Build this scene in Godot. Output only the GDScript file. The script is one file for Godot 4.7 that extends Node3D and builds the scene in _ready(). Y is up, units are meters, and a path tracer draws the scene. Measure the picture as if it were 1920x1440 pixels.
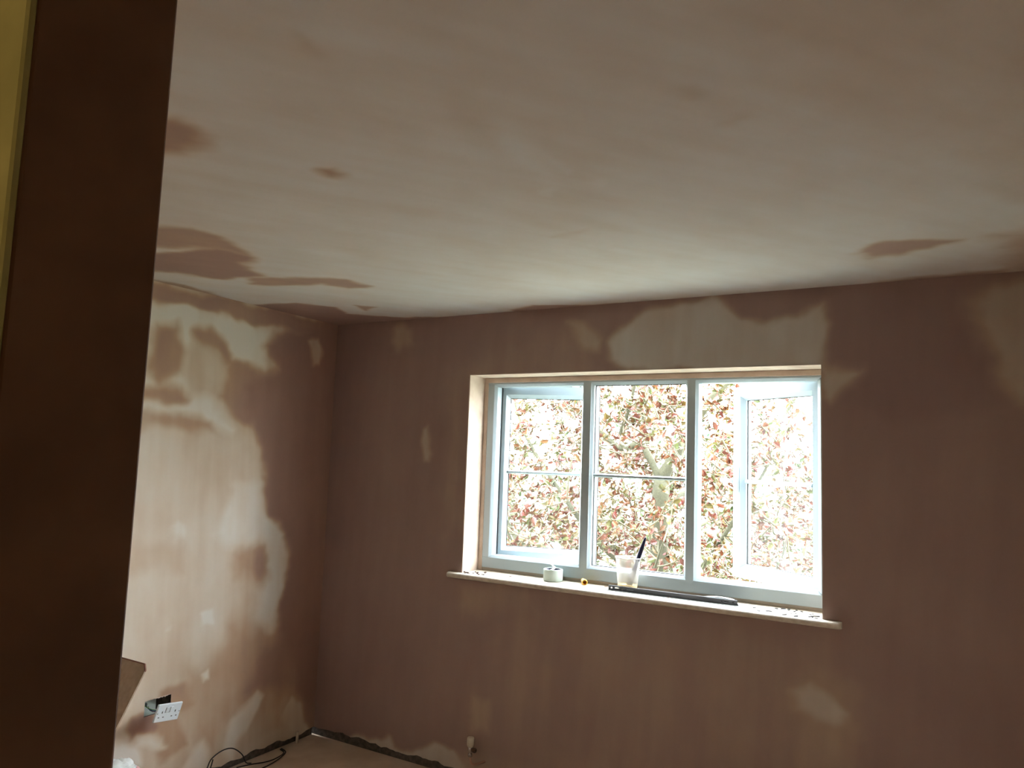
extends Node3D
# A freshly plastered bedroom seen from the landing through its doorway. The inside corner of the back
# and left walls is the origin; the back wall is z = 0, the left wall x = 0, the floor y = 0.

const ROOM_W := 3.55
const ROOM_D := 2.95
const ROOM_H := 2.4
const HOLE := Rect2(0.982, 1.015, 1.766, 1.0535)      # window opening in the back wall (x, y, width, height)
const FACE := -0.155                                   # front of the window frame
const SILL := 1.024
var rng := RandomNumberGenerator.new()
var fields := {}

# ---------------------------------------------------------------- naming
func meta(o: Node, label: String, category: String, group := "") -> void:
	o.set_meta("label", label)
	o.set_meta("category", category)
	if group != "":
		o.set_meta("group", group)

func thing(called: String, label: String, category: String, at := Vector3.ZERO, group := "") -> Node3D:
	var o := Node3D.new()
	o.name = called
	add_numbered(o, called)
	o.position = at
	meta(o, label, category, group)
	return o

var taken := {}
func add_numbered(o: Node, called: String) -> void:
	var n: int = taken.get(called, 0)
	taken[called] = n + 1
	o.name = called if n == 0 else "%s_%03d" % [called, n]
	add_child(o, true)

func structure(called: String) -> Node3D:
	var o := Node3D.new()
	o.set_meta("kind", "structure")
	add_numbered(o, called)
	return o

func part(called: String, st: SurfaceTool, m: Material, parent: Node) -> MeshInstance3D:
	st.generate_normals()
	var o := MeshInstance3D.new()
	o.mesh = st.commit()
	o.material_override = m
	o.name = called
	o.cast_shadow = GeometryInstance3D.SHADOW_CASTING_SETTING_ON
	parent.add_child(o, true)
	return o

# ---------------------------------------------------------------- shapes
func begin(smooth := false) -> SurfaceTool:
	var st := SurfaceTool.new()
	st.begin(Mesh.PRIMITIVE_TRIANGLES)
	st.set_smooth_group(0 if smooth else -1)
	return st

func tri(st: SurfaceTool, a: Vector3, b: Vector3, c: Vector3, out: Vector3) -> void:
	if (b - a).cross(c - a).dot(out) > 0.0:
		var t := b
		b = c
		c = t
	st.add_vertex(a)
	st.add_vertex(b)
	st.add_vertex(c)

func quad(st: SurfaceTool, a: Vector3, b: Vector3, c: Vector3, d: Vector3, out: Vector3) -> void:
	tri(st, a, b, c, out)
	tri(st, a, c, d, out)

# a box between two corners with chamfered edges
func box(st: SurfaceTool, lo: Vector3, hi: Vector3, cut := 0.0, xf := Transform3D()) -> void:
	var c := (lo + hi) / 2.0
	var h := (hi - lo) / 2.0
	var k := minf(cut, minf(h.x, minf(h.y, h.z)) * 0.9)
	var p := func(sx: float, sy: float, sz: float, axis: int) -> Vector3:
		var e := Vector3(h.x - k, h.y - k, h.z - k)
		e[axis] = h[axis]
		return xf * (c + Vector3(sx * e.x, sy * e.y, sz * e.z))
	var mid := xf * c
	for axis in 3:
		var u := (axis + 1) % 3
		var w := (axis + 2) % 3
		for s in [-1.0, 1.0]:
			var q := []
			for uv in [[-1, -1], [1, -1], [1, 1], [-1, 1]]:
				var v := Vector3.ZERO
				v[axis] = s
				v[u] = uv[0]
				v[w] = uv[1]
				q.append(p.call(v.x, v.y, v.z, axis))
			quad(st, q[0], q[1], q[2], q[3], (q[0] + q[2]) / 2.0 - mid)
	if k <= 0.0:
		return
	for axis in 3:
		var u := (axis + 1) % 3
		var w := (axis + 2) % 3
		for su in [-1.0, 1.0]:
			for sw in [-1.0, 1.0]:
				var q := []
				for s in [-1.0, 1.0]:
					var v := Vector3.ZERO
					v[axis] = s
					v[u] = su
					v[w] = sw
					q.append(p.call(v.x, v.y, v.z, u))
					q.append(p.call(v.x, v.y, v.z, w))
				quad(st, q[0], q[1], q[3], q[2], (q[0] + q[3]) / 2.0 - mid)
	for sx in [-1.0, 1.0]:
		for sy in [-1.0, 1.0]:
			for sz in [-1.0, 1.0]:
				var a: Vector3 = p.call(sx, sy, sz, 0)
				tri(st, a, p.call(sx, sy, sz, 1), p.call(sx, sy, sz, 2), a - mid)

# a tube along points; radii has one radius per point
func tube(st: SurfaceTool, pts: Array, radii: Array, sides := 8, caps := true) -> void:
	var rings := []
	var n := pts.size()
	var side := Vector3.ZERO
	for i in n:
		var t: Vector3 = (pts[mini(i + 1, n - 1)] - pts[maxi(i - 1, 0)]).normalized()
		if i == 0:
			side = t.cross(Vector3.UP if absf(t.y) < 0.9 else Vector3.RIGHT).normalized()
		else:
			side = (side - t * side.dot(t)).normalized()
		var up := t.cross(side)
		var ring := []
		for k in sides:
			var a := TAU * k / sides
			ring.append(pts[i] + (side * cos(a) + up * sin(a)) * float(radii[i]))
		rings.append(ring)
	for i in n - 1:
		for k in sides:
			var k2 := (k + 1) % sides
			var m: Vector3 = (rings[i][k] + rings[i + 1][k2]) / 2.0 - (pts[i] + pts[i + 1]) / 2.0
			quad(st, rings[i][k], rings[i][k2], rings[i + 1][k2], rings[i + 1][k], m)
	if caps:
		for e in [0, n - 1]:
			var away: Vector3 = pts[e] - pts[1 if e == 0 else n - 2]
			for k in sides:
				tri(st, pts[e], rings[e][k], rings[e][(k + 1) % sides], away)

# a turned shape about the y axis; the profile is a list of (radius, height) and runs so that its left is inside when closed
func lathe(st: SurfaceTool, profile: Array, sides := 32, xf := Transform3D(), outward := 1.0) -> void:
	for i in profile.size() - 1:
		var a: Vector2 = profile[i]
		var b: Vector2 = profile[i + 1]
		var nn := Vector2(b.y - a.y, a.x - b.x) * outward
		for k in sides:
			var t0 := TAU * k / sides
			var t1 := TAU * (k + 1) / sides
			var tm := (t0 + t1) / 2.0
			var out := xf.basis * Vector3(nn.x * cos(tm), nn.y, nn.x * sin(tm))
			var p0 := xf * Vector3(a.x * cos(t0), a.y, a.x * sin(t0))
			var p1 := xf * Vector3(a.x * cos(t1), a.y, a.x * sin(t1))
			var p2 := xf * Vector3(b.x * cos(t1), b.y, b.x * sin(t1))
			var p3 := xf * Vector3(b.x * cos(t0), b.y, b.x * sin(t0))
			if a.x > 1e-6:
				tri(st, p0, p1, p2, out)
			if b.x > 1e-6:
				tri(st, p0, p2, p3, out)

# an outline in the x-y plane given thickness from z0 to z1
func slab(st: SurfaceTool, outline: PackedVector2Array, z0: float, z1: float, xf := Transform3D()) -> void:
	var ids := Geometry2D.triangulate_polygon(outline)
	for z in [z0, z1]:
		var out := xf.basis * Vector3(0, 0, 1.0 if z == maxf(z0, z1) else -1.0)
		for i in range(0, ids.size(), 3):
			var v := []
			for k in 3:
				var p := outline[ids[i + k]]
				v.append(xf * Vector3(p.x, p.y, z))
			tri(st, v[0], v[1], v[2], out)
	var turn := -1.0 if Geometry2D.is_polygon_clockwise(outline) else 1.0
	for i in outline.size():
		var a := outline[i]
		var b := outline[(i + 1) % outline.size()]
		var nn := Vector2(b.y - a.y, a.x - b.x) * turn
		quad(st, xf * Vector3(a.x, a.y, z0), xf * Vector3(b.x, b.y, z0), xf * Vector3(b.x, b.y, z1), xf * Vector3(a.x, a.y, z1), xf.basis * Vector3(nn.x, nn.y, 0))

# one mitred member of a rectangular frame: inner and outer rectangles, section points are (how far out: 0 inner .. 1 outer, z); side 0 bottom, 1 right, 2 top, 3 left
func member(st: SurfaceTool, inner: Rect2, outer: Rect2, section: Array, side: int, gap := 0.0007) -> void:
	var ic := [inner.position, inner.position + Vector2(inner.size.x, 0), inner.end, inner.position + Vector2(0, inner.size.y)]
	var oc := [outer.position, outer.position + Vector2(outer.size.x, 0), outer.end, outer.position + Vector2(0, outer.size.y)]
	var a: Vector2 = ic[side]
	var b: Vector2 = ic[(side + 1) % 4]
	var along := (b - a).normalized() * gap
	var mid := Vector2.ZERO
	for s in section:
		mid += s / section.size()
	var corner := func(k: int, s: Vector2, shift: Vector2) -> Vector3:
		var p: Vector2 = ic[k].lerp(oc[k], s.x) + shift
		return Vector3(p.x, p.y, s.y)
	for i in section.size():
		var s0: Vector2 = section[i]
		var s1: Vector2 = section[(i + 1) % section.size()]
		var q0: Vector3 = corner.call(side, s0, along)
		var q1: Vector3 = corner.call((side + 1) % 4, s0, -along)
		var q2: Vector3 = corner.call((side + 1) % 4, s1, -along)
		var q3: Vector3 = corner.call(side, s1, along)
		var m0: Vector3 = corner.call(side, mid, along)
		var m1: Vector3 = corner.call((side + 1) % 4, mid, -along)
		quad(st, q0, q1, q2, q3, (q0 + q1 + q2 + q3) / 4.0 - (m0 + m1) / 2.0)

# ---------------------------------------------------------------- materials
func mat(c: Color, rough := 0.6, metal := 0.0) -> StandardMaterial3D:
	var m := StandardMaterial3D.new()
	m.albedo_color = c
	m.roughness = rough
	m.metallic = metal
	m.cull_mode = BaseMaterial3D.CULL_DISABLED
	return m

func noise(freq: float, sd: int, octaves := 4) -> FastNoiseLite:
	var n := FastNoiseLite.new()
	n.seed = sd
	n.frequency = freq
	n.noise_type = FastNoiseLite.TYPE_SIMPLEX_SMOOTH
	n.fractal_octaves = octaves
	return n

func speckled(c0: Color, c1: Color, freq: float, scale: float, sd: int, rough := 0.85) -> StandardMaterial3D:
	var m := mat(Color.WHITE, rough)
	var t := NoiseTexture2D.new()
	t.width = 512
	t.height = 512
	t.seamless = true
	t.noise = noise(freq, sd, 5)
	var g := Gradient.new()
	g.set_color(0, c0)
	g.set_color(1, c1)
	g.set_offset(0, 0.2)
	g.set_offset(1, 0.8)
	t.color_ramp = g
	m.albedo_texture = t
	m.uv1_triplanar = true
	m.uv1_world_triplanar = true
	m.uv1_scale = Vector3.ONE * scale
	return m

# Fresh plaster dries in patches. A field holds how dry it is (0 wet .. 1 dry) over a wall, in metres; blots are outlines on that wall.
func field(called: String, w: float, h: float, base: float) -> void:
	var cell := 0.01
	var nx := int(ceil(w / cell))
	var ny := int(ceil(h / cell))
	var a := PackedFloat32Array()
	a.resize(nx * ny)
	a.fill(base)
	fields[called] = {"w": w, "h": h, "nx": nx, "ny": ny, "cell": cell, "a": a}

var warp := FastNoiseLite.new()
func blot(called: String, value: float, soft: float, pts: Array) -> void:
	var f: Dictionary = fields[called]
	var nx: int = f.nx
	var ny: int = f.ny
	var cell: float = f.cell
	var a: PackedFloat32Array = f.a
	var poly := PackedVector2Array()
	var lo := Vector2(99, 99)
	var hi := Vector2(-99, -99)
	for i in range(0, pts.size(), 2):
		var p := Vector2(pts[i], pts[i + 1])
		poly.append(p)
		lo = lo.min(p)
		hi = hi.max(p)
	var n := poly.size()
	var grow := soft + 0.05
	for y in range(maxi(0, int((lo.y - grow) / cell)), mini(ny, int((hi.y + grow) / cell) + 1)):
		for x in range(maxi(0, int((lo.x - grow) / cell)), mini(nx, int((hi.x + grow) / cell) + 1)):
			var p := Vector2((x + 0.5) * cell, (y + 0.5) * cell)
			p += Vector2(warp.get_noise_2d(p.x, p.y), warp.get_noise_2d(p.x + 31.0, p.y + 7.0)) * (0.025 + soft * 0.3)
			var best := 1e9
			var inside := false
			var b := poly[n - 1]
			for c in poly:
				var e := c - b
				var w := p - b
				var t := clampf(w.dot(e) / maxf(e.length_squared(), 1e-9), 0.0, 1.0)
				best = minf(best, (w - e * t).length_squared())
				if (b.y > p.y) != (c.y > p.y) and p.x < e.x * (p.y - b.y) / (c.y - b.y) + b.x:
					inside = not inside
				b = c
			var d := sqrt(best) * (1.0 if inside else -1.0)
			var m := smoothstep(-soft, soft * 0.7, d)
			if m > 0.0:
				a[y * nx + x] = lerpf(a[y * nx + x], value, m)
	f.a = a

func dry_color(v: float) -> Vector3:
	var stops := [0.0, 0.3, 0.5, 0.65, 0.8, 1.0]
	var cols := [Vector3(0.56, 0.437, 0.388), Vector3(0.625, 0.505, 0.44), Vector3(0.695, 0.583, 0.48), Vector3(0.745, 0.665, 0.575), Vector3(0.805, 0.75, 0.675), Vector3(0.85, 0.83, 0.785)]
	for i in 5:
		if v <= stops[i + 1]:
			return cols[i].lerp(cols[i + 1], clampf((v - stops[i]) / (stops[i + 1] - stops[i]), 0.0, 1.0))
	return cols[5]

# streak: how many times finer the trowel marks are across x and y
func plaster(called: String, streak: Vector2, lean: float, sd: int, amount := 1.0, tint := Vector3.ONE) -> StandardMaterial3D:
	var f: Dictionary = fields[called]
	var im := Image.create_from_data(f.nx, f.ny, false, Image.FORMAT_RF, f.a.to_byte_array())
	var w := mini(1024, int(f.nx) * 3)
	var h := int(w * float(f.h) / float(f.w))
	im.resize(w, h, Image.INTERPOLATE_CUBIC)
	var v := im.get_data().to_float32_array()
	var big := noise(1.0, sd, 4)
	var fine := noise(1.0, sd + 1, 3)
	var out := PackedByteArray()
	out.resize(w * h * 3)
	var i := 0
	for y in h:
		for x in w:
			var px := float(x) / w * float(f.w)
			var py := float(y) / h * float(f.h)
			var sx := px + py * lean
			var d := v[i] + amount * (0.10 * big.get_noise_2d(px * 2.2, py * 1.6) + 0.06 * fine.get_noise_2d(sx * streak.x, (py - px * lean * 0.3) * streak.y))
			var c := dry_color(d) * tint
			out[i * 3] = int(clampf(c.x, 0, 1) * 255.0)
			out[i * 3 + 1] = int(clampf(c.y, 0, 1) * 255.0)
			out[i * 3 + 2] = int(clampf(c.z, 0, 1) * 255.0)
			i += 1
	var m := mat(Color.WHITE, 0.82)
	m.albedo_texture = ImageTexture.create_from_image(Image.create_from_data(w, h, false, Image.FORMAT_RGB8, out))
	m.texture_repeat = false
	var bumps := NoiseTexture2D.new()
	bumps.width = 512
	bumps.height = 512
	bumps.noise = noise(0.02, sd + 5, 4)
	bumps.as_normal_map = true
	bumps.bump_strength = 2.0
	m.normal_enabled = true
	m.normal_texture = bumps
	m.normal_scale = 0.25
	return m

# a wall's plaster coat: u along the wall, v up; it stops short of the floor in a ragged edge and leaves a hole
func coat(st: SurfaceTool, length: float, hole: Rect2, place: Callable, out: Vector3, sd: int, thick := 0.015) -> void:
	var n := noise(9.0, sd, 4)
	var big := noise(1.6, sd + 3, 2)
	var us := []
	var k := int(length / 0.02)
	for i in k + 1:
		us.append(length * i / k)
	for e in [hole.position.x, hole.end.x]:
		us.append(e)
	us.sort()
	var low := func(u: float) -> float: return 0.046 + 0.016 * n.get_noise_1d(u) + 0.02 * big.get_noise_1d(u)
	var put := func(a: Vector2, b: Vector2, c: Vector2, d: Vector2) -> void:
		for t in [[a, b, c], [a, c, d]]:
			var q := []
			for p in t:
				q.append(place.call(p.x, p.y, 0.0))
			var order := [0, 2, 1] if (q[1] - q[0]).cross(q[2] - q[0]).dot(out) > 0.0 else [0, 1, 2]
			for j in order:
				st.set_uv(Vector2(t[j].x / length, (ROOM_H - t[j].y) / ROOM_H))
				st.add_vertex(q[j])
	for i in us.size() - 1:
		var u0: float = us[i]
		var u1: float = us[i + 1]
		if u1 - u0 < 1e-5:
			continue
		var b0: float = low.call(u0)
		var b1: float = low.call(u1)
		var um := (u0 + u1) / 2.0
		if um > hole.position.x and um < hole.end.x:
			put.call(Vector2(u0, b0), Vector2(u1, b1), Vector2(u1, hole.position.y), Vector2(u0, hole.position.y))
			put.call(Vector2(u0, hole.end.y), Vector2(u1, hole.end.y), Vector2(u1, ROOM_H), Vector2(u0, ROOM_H))
		else:
			put.call(Vector2(u0, b0), Vector2(u1, b1), Vector2(u1, ROOM_H), Vector2(u0, ROOM_H))
		st.set_uv(Vector2(um / length, 0.98))
		quad(st, place.call(u0, b0, 0.0), place.call(u1, b1, 0.0), place.call(u1, b1, thick), place.call(u0, b0, thick), Vector3.DOWN)

func _ready() -> void:
	rng.seed = 20240507
	# ------------------------------------------------ camera, sky, exposure
	var cam := Camera3D.new()
	cam.name = "camera"
	cam.position = Vector3(3.2065, 1.6293, 3.3446)
	cam.rotation = Vector3(0.0993, 0.5303, 0.0357)
	cam.fov = 54.36
	cam.near = 0.02
	add_child(cam)
	cam.current = true

	var sky_m := ProceduralSkyMaterial.new()
	sky_m.sky_top_color = Color(0.95, 0.98, 1.0)
	sky_m.sky_horizon_color = Color(0.70, 0.715, 0.73)
	sky_m.sky_curve = 0.3
	sky_m.ground_horizon_color = Color(0.66, 0.66, 0.65)
	sky_m.ground_bottom_color = Color(0.55, 0.55, 0.5)
	sky_m.sky_energy_multiplier = 1.0
	var sky := Sky.new()
	sky.sky_material = sky_m
	var env := Environment.new()
	env.background_mode = Environment.BG_SKY
	env.sky = sky
	env.background_energy_multiplier = 50.0
	env.tonemap_mode = Environment.TONE_MAPPER_LINEAR
	env.tonemap_exposure = 1.0
	env.sdfgi_enabled = true
	env.ssao_enabled = true
	env.ssil_enabled = true
	var we := WorldEnvironment.new()
	we.name = "environment"
	we.environment = env
	add_child(we)

	warp.seed = 5
	warp.frequency = 3.5
	warp.fractal_octaves = 3
	field("back", ROOM_W, ROOM_H, 0.22)
	field("left", ROOM_D, ROOM_H, 0.70)
	field("ceil", ROOM_W, ROOM_D, 0.92)
	lay_blots()
	build_room()
	build_window()
	build_sill_things()
	build_wall_things()
	build_garden()

func lay_blots() -> void:
	blot("back", 0.12, 0.100, [-0.04, -0.04, 0.28, -0.05, 0.2, 0.93, 0.37, 1.81, 0.37, 2.36, -0.01, 2.44])
	blot("back", 0.36, 0.120, [1.24, 0.16, 1.69, 0.07, 1.76, 0.34, 0.94, 0.38, 0.97, 1.17, 0.85, 1.18, 0.87, 0.32])
	blot("back", 0.34, 0.140, [1.29, 1.47, 2.78, 1.41, 2.84, 1.93, 2.62, 2.05, 1.14, 2.37, 0.96, 1.99])
	blot("back", 0.22, 0.120, [2.79, 0.5, 3.07, 0.38, 3.33, 0.51, 3.46, 0.88, 3.45, 1.79, 3.04, 1.89, 2.86, 1.44, 2.75, 1.35])
	blot("back", 0.10, 0.070, [2.76, 0.02, 3.4, 0.02, 3.31, 0.18, 3.34, 0.38, 3.32, 0.51, 3.06, 0.55, 2.87, 0.46, 2.76, 0.26])
	blot("back", 0.76, 0.035, [1.81, 0.19, 1.85, 0.12, 1.91, 0.07, 2.03, 0.04, 2.17, 0.01, 2.29, 0.01, 2.35, 0.05, 2.41, 0.11, 2.53, 0.14, 2.66, 0.12, 2.76, 0.05, 2.75, 0.35, 1.89, 0.33, 1.81, 0.27])
	blot("back", 0.60, 0.040, [1.55, 0.08, 1.64, 0.08, 1.76, 0.18, 1.75, 0.22, 1.62, 0.18])
	blot("back", 0.52, 0.045, [0.43, 0.06, 0.49, 0.04, 0.56, 0.06, 0.57, 0.13, 0.52, 0.16, 0.48, 0.19, 0.43, 0.14])
	blot("back", 0.62, 0.030, [0.69, 0.61, 0.72, 0.59, 0.75, 0.66, 0.76, 0.74, 0.74, 0.79, 0.71, 0.79, 0.69, 0.7])
	blot("back", 0.62, 0.070, [3.28, 0.1, 3.36, 0.06, 3.58, 0.02, 3.56, 0.55, 3.42, 0.5, 3.37, 0.4, 3.34, 0.26, 3.31, 0.19])
	blot("back", 0.66, 0.050, [2.76, 0.35, 2.8, 0.33, 2.87, 0.34, 2.91, 0.36, 2.85, 0.42, 2.78, 0.49, 2.75, 0.47])
	blot("back", 0.42, 0.100, [2.6, 1.65, 2.84, 1.61, 2.84, 1.93, 2.64, 1.98])
	blot("back", 0.66, 0.040, [2.62, 1.68, 2.69, 1.66, 2.77, 1.69, 2.82, 1.74, 2.8, 1.79, 2.72, 1.78, 2.64, 1.75])
	blot("back", 0.42, 0.060, [0.98, 1.44, 1.41, 1.41, 1.44, 1.5, 1.0, 1.56])
	blot("back", 0.50, 0.040, [1.07, 2.01, 1.17, 1.99, 1.19, 2.13, 1.1, 2.16])
	blot("back", 0.72, 0.025, [0.25, 2.38, 0.35, 2.34, 0.56, 2.31, 0.6, 2.34, 0.77, 2.3, 0.86, 2.27, 0.97, 2.27, 1.08, 2.36, 0.75, 2.47, 0.52, 2.41])
	blot("back", 0.45, 0.060, [1.01, 2.3, 1.29, 2.25, 1.44, 2.28, 1.05, 2.4])
	blot("left", 0.80, 0.100, [1.39, 0.72, 0.57, 0.68, 0.52, 1.24, 0.68, 1.69, 0.63, 1.96, 1.15, 1.93, 1.33, 1.84])
	blot("left", 0.50, 0.100, [0.65, 1.69, 0.17, 1.78, 0.05, 2.25, 0.29, 2.18, 0.65, 2.09, 0.79, 1.93])
	blot("left", 0.55, 0.080, [0.89, 1.85, 0.63, 1.96, 0.62, 2.1, 0.7, 2.26, 0.8, 2.18, 0.93, 2.02])
	blot("left", 0.28, 0.070, [0.32, 1.78, 0.05, 1.71, 0.01, 2.17, 0.26, 2.08, 0.49, 2.02, 0.43, 1.9])
	blot("left", 1.00, 0.050, [1.49, 0.14, 1.05, 0.07, 0.83, 0.08, 0.64, 0.1, 0.52, 0.14, 0.53, 0.24, 0.56, 0.31, 0.76, 0.36, 0.8, 0.31, 0.87, 0.23, 0.97, 0.23, 1.04, 0.29, 1.01, 0.52, 0.81, 0.56, 0.74, 0.66, 0.87, 0.64, 1.06, 0.62, 1.4, 0.64])
	blot("left", 0.30, 0.022, [1.45, 0.04, 1.19, 0.02, 0.99, 0.01, 0.63, 0.01, -0.03, -0.01, -0.03, 0.05, 0.31, 0.08, 0.55, 0.1, 0.76, 0.08, 0.89, 0.07, 1.05, 0.07, 1.22, 0.09, 1.45, 0.13])
	blot("left", 0.38, 0.050, [1.18, 0.2, 1.09, 0.18, 1.04, 0.31, 1.04, 0.4, 1.15, 0.49, 1.2, 0.41, 1.2, 0.28])
	blot("left", 0.37, 0.040, [1.0, 0.21, 0.9, 0.18, 0.79, 0.26, 0.76, 0.33, 0.6, 0.34, 0.52, 0.36, 0.4, 0.41, 0.51, 0.53, 0.6, 0.65, 0.71, 0.59, 0.82, 0.51, 0.78, 0.36, 0.87, 0.29, 0.96, 0.24])
	blot("left", 0.40, 0.040, [1.41, 0.54, 1.04, 0.49, 1.0, 0.54, 1.09, 0.56, 1.4, 0.6])
	blot("left", 0.48, 0.040, [1.4, 0.64, 1.0, 0.61, 0.85, 0.64, 0.85, 0.68, 1.05, 0.68, 1.39, 0.7])
	blot("left", 0.12, 0.050, [0.15, 0.05, -0.12, -0.01, -0.05, 2.41, 0.08, 2.25, 0.19, 1.95, 0.32, 1.75, 0.28, 1.41, 0.37, 1.23, 0.44, 1.19, 0.5, 0.88, 0.57, 0.65, 0.63, 0.44, 0.45, 0.32, 0.52, 0.21, 0.37, 0.1])
	blot("left", 0.62, 0.030, [0.23, 0.14, 0.15, 0.1, 0.12, 0.18, 0.14, 0.28, 0.19, 0.29])
	blot("left", 0.95, 0.050, [0.69, 0.97, 0.52, 0.95, 0.48, 1.14, 0.31, 1.24, 0.28, 1.42, 0.31, 1.56, 0.36, 1.75, 0.44, 1.67, 0.47, 1.53, 0.41, 1.4, 0.48, 1.28, 0.72, 1.26, 0.78, 1.2, 0.72, 1.1])
	blot("left", 0.55, 0.070, [0.65, 1.29, 0.52, 1.28, 0.43, 1.34, 0.43, 1.44, 0.5, 1.45, 0.61, 1.4])
	blot("left", 0.38, 0.035, [0.52, 1.31, 0.47, 1.3, 0.42, 1.36, 0.44, 1.42, 0.48, 1.44, 0.52, 1.38])
	blot("left", 1.00, 0.020, [0.83, 1.58, 0.78, 1.57, 0.77, 1.64, 0.81, 1.64])
	blot("left", 1.00, 0.020, [0.81, 1.88, 0.77, 1.87, 0.76, 1.92, 0.79, 1.92])
	blot("left", 0.92, 0.025, [0.58, 2.14, 0.45, 2.06, 0.41, 2.1, 0.46, 2.19, 0.56, 2.3, 0.59, 2.39, 0.62, 2.29])
	blot("left", 0.76, 0.030, [0.46, 2.31, 0.28, 2.29, 0.18, 2.3, 0.18, 2.35, 0.35, 2.37, 0.55, 2.4, 0.59, 2.37])
	blot("left", 0.75, 0.020, [0.2, 2.15, 0.13, 2.21, 0.08, 2.3, -0.01, 2.39, 0.18, 2.32, 0.26, 2.23])
	blot("left", 1.00, 0.030, [1.27, 2.08, 1.2, 2.1, 1.13, 2.15, 1.1, 2.23, 1.25, 2.22])
	blot("left", 0.95, 0.035, [0.81, 2.23, 0.76, 2.19, 0.69, 2.32, 0.73, 2.37, 0.86, 2.33])
	blot("left", 0.10, 0.030, [1.15, 2.0, 1.04, 2.02, 1.01, 2.08, 1.05, 2.09, 1.15, 2.08, 1.17, 2.04])
	blot("left", 0.93, 0.020, [1.03, 1.16, 1.0, 1.14, 0.97, 1.16, 0.97, 1.22, 1.01, 1.23])
	blot("left", 0.66, 0.060, [1.23, 1.22, 0.95, 1.26, 0.96, 1.34, 1.23, 1.36])
	blot("left", 0.88, 0.012, [1.02, 1.62, 1.0, 1.61, 1.0, 1.63, 1.02, 1.63])
	blot("left", 0.45, 0.030, [1.02, 1.9, 0.91, 1.89, 0.84, 2.01, 0.93, 2.05, 0.87, 2.2, 0.99, 2.24, 1.03, 2.13, 1.01, 2.03])
	blot("left", 0.90, 0.025, [1.13, 2.09, 1.0, 2.13, 0.97, 2.17, 1.11, 2.14])
	blot("ceil", 0.99, 0.025, [2.35, 1.73, 2.36, 1.71, 2.34, 1.62, 2.33, 1.61])
	blot("ceil", 1.00, 0.020, [2.2, 1.51, 2.25, 1.51, 2.25, 1.49, 2.22, 1.46, 2.19, 1.48])
	blot("ceil", 0.99, 0.030, [2.37, 1.59, 2.38, 1.52, 2.38, 1.48, 2.36, 1.52])
	blot("ceil", 0.84, 0.025, [2.0, 1.09, 2.09, 1.12, 2.2, 1.13, 2.16, 1.11, 2.05, 1.08])
	blot("ceil", 0.81, 0.030, [2.74, 1.91, 2.77, 1.91, 2.77, 1.88, 2.75, 1.87, 2.74, 1.89])
	blot("ceil", 0.86, 0.070, [2.32, 2.11, 2.27, 1.93, 2.24, 1.74, 2.22, 1.75, 2.24, 1.95])
	blot("ceil", 0.98, 0.050, [2.32, 1.94, 2.29, 1.71, 2.25, 1.52, 2.23, 1.56, 2.26, 1.77])
	blot("ceil", 0.87, 0.060, [2.39, 1.9, 2.4, 1.74, 2.4, 1.54, 2.37, 1.55, 2.36, 1.72])
	blot("ceil", 0.36, 0.060, [1.51, 2.38, 1.62, 2.3, 1.63, 2.25, 1.61, 2.2, 1.56, 2.16, 1.48, 2.16, 1.27, 2.23])
	blot("ceil", 0.36, 0.040, [1.74, 1.9, 1.78, 1.88, 1.78, 1.84, 1.74, 1.84])
	blot("ceil", 0.42, 0.050, [0.66, 1.86, 0.81, 1.76, 0.89, 1.71, 0.91, 1.57, 0.8, 1.37, 0.77, 1.5, 0.4, 1.7])
	blot("ceil", 0.28, 0.050, [0.24, 1.6, 0.47, 1.53, 0.75, 1.49, 0.79, 1.33, 0.66, 1.27, 0.56, 1.11, 0.41, 1.11, 0.28, 1.18, 0.26, 1.3, 0.08, 1.51])
	blot("ceil", 0.38, 0.040, [0.5, 1.08, 0.71, 1.01, 0.88, 0.91, 0.89, 0.74, 0.79, 0.74, 0.71, 0.88, 0.48, 0.92, 0.39, 0.97])
	blot("ceil", 0.46, 0.040, [-0.11, 1.39, 0.01, 1.23, 0.05, 1.1, 0.0, 0.8, -0.22, 1.05, -0.27, 1.29])
	blot("ceil", 0.22, 0.030, [-0.05, 0.65, 0.26, 0.57, 0.39, 0.42, 0.32, 0.26, 0.56, 0.05, 0.91, -0.02, -0.06, -0.1, -0.08, 0.12])
	blot("ceil", 0.40, 0.025, [0.53, 0.44, 0.6, 0.35, 0.5, 0.3])
	blot("ceil", 0.30, 0.030, [1.25, 0.04, 1.42, 0.11, 1.66, 0.0, 2.03, -0.04, 2.02, -0.16, 1.23, -0.12])
	blot("ceil", 0.32, 0.050, [2.79, -0.05, 3.11, 0.04, 3.39, 0.06, 3.42, -0.08, 2.78, -0.08])
	blot("ceil", 0.38, 0.045, [2.94, 0.48, 2.98, 0.56, 3.04, 0.59, 3.15, 0.57, 3.24, 0.52, 3.16, 0.46, 3.09, 0.42, 2.99, 0.42])
	blot("ceil", 0.60, 0.100, [3.37, 0.54, 3.52, 0.54, 3.59, -0.15, 3.4, -0.08])
	blot("ceil", 0.80, 0.050, [2.77, 1.73, 2.81, 1.75, 2.82, 1.73, 2.78, 1.72])
	blot("ceil", 0.78, 0.040, [2.16, 2.42, 2.16, 2.36, 2.14, 2.39])
	blot("ceil", 0.78, 0.250, [3.01, 2.11, 3.38, 2.0, 3.49, 0.95, 3.29, 1.41, 3.14, 1.63])

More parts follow.
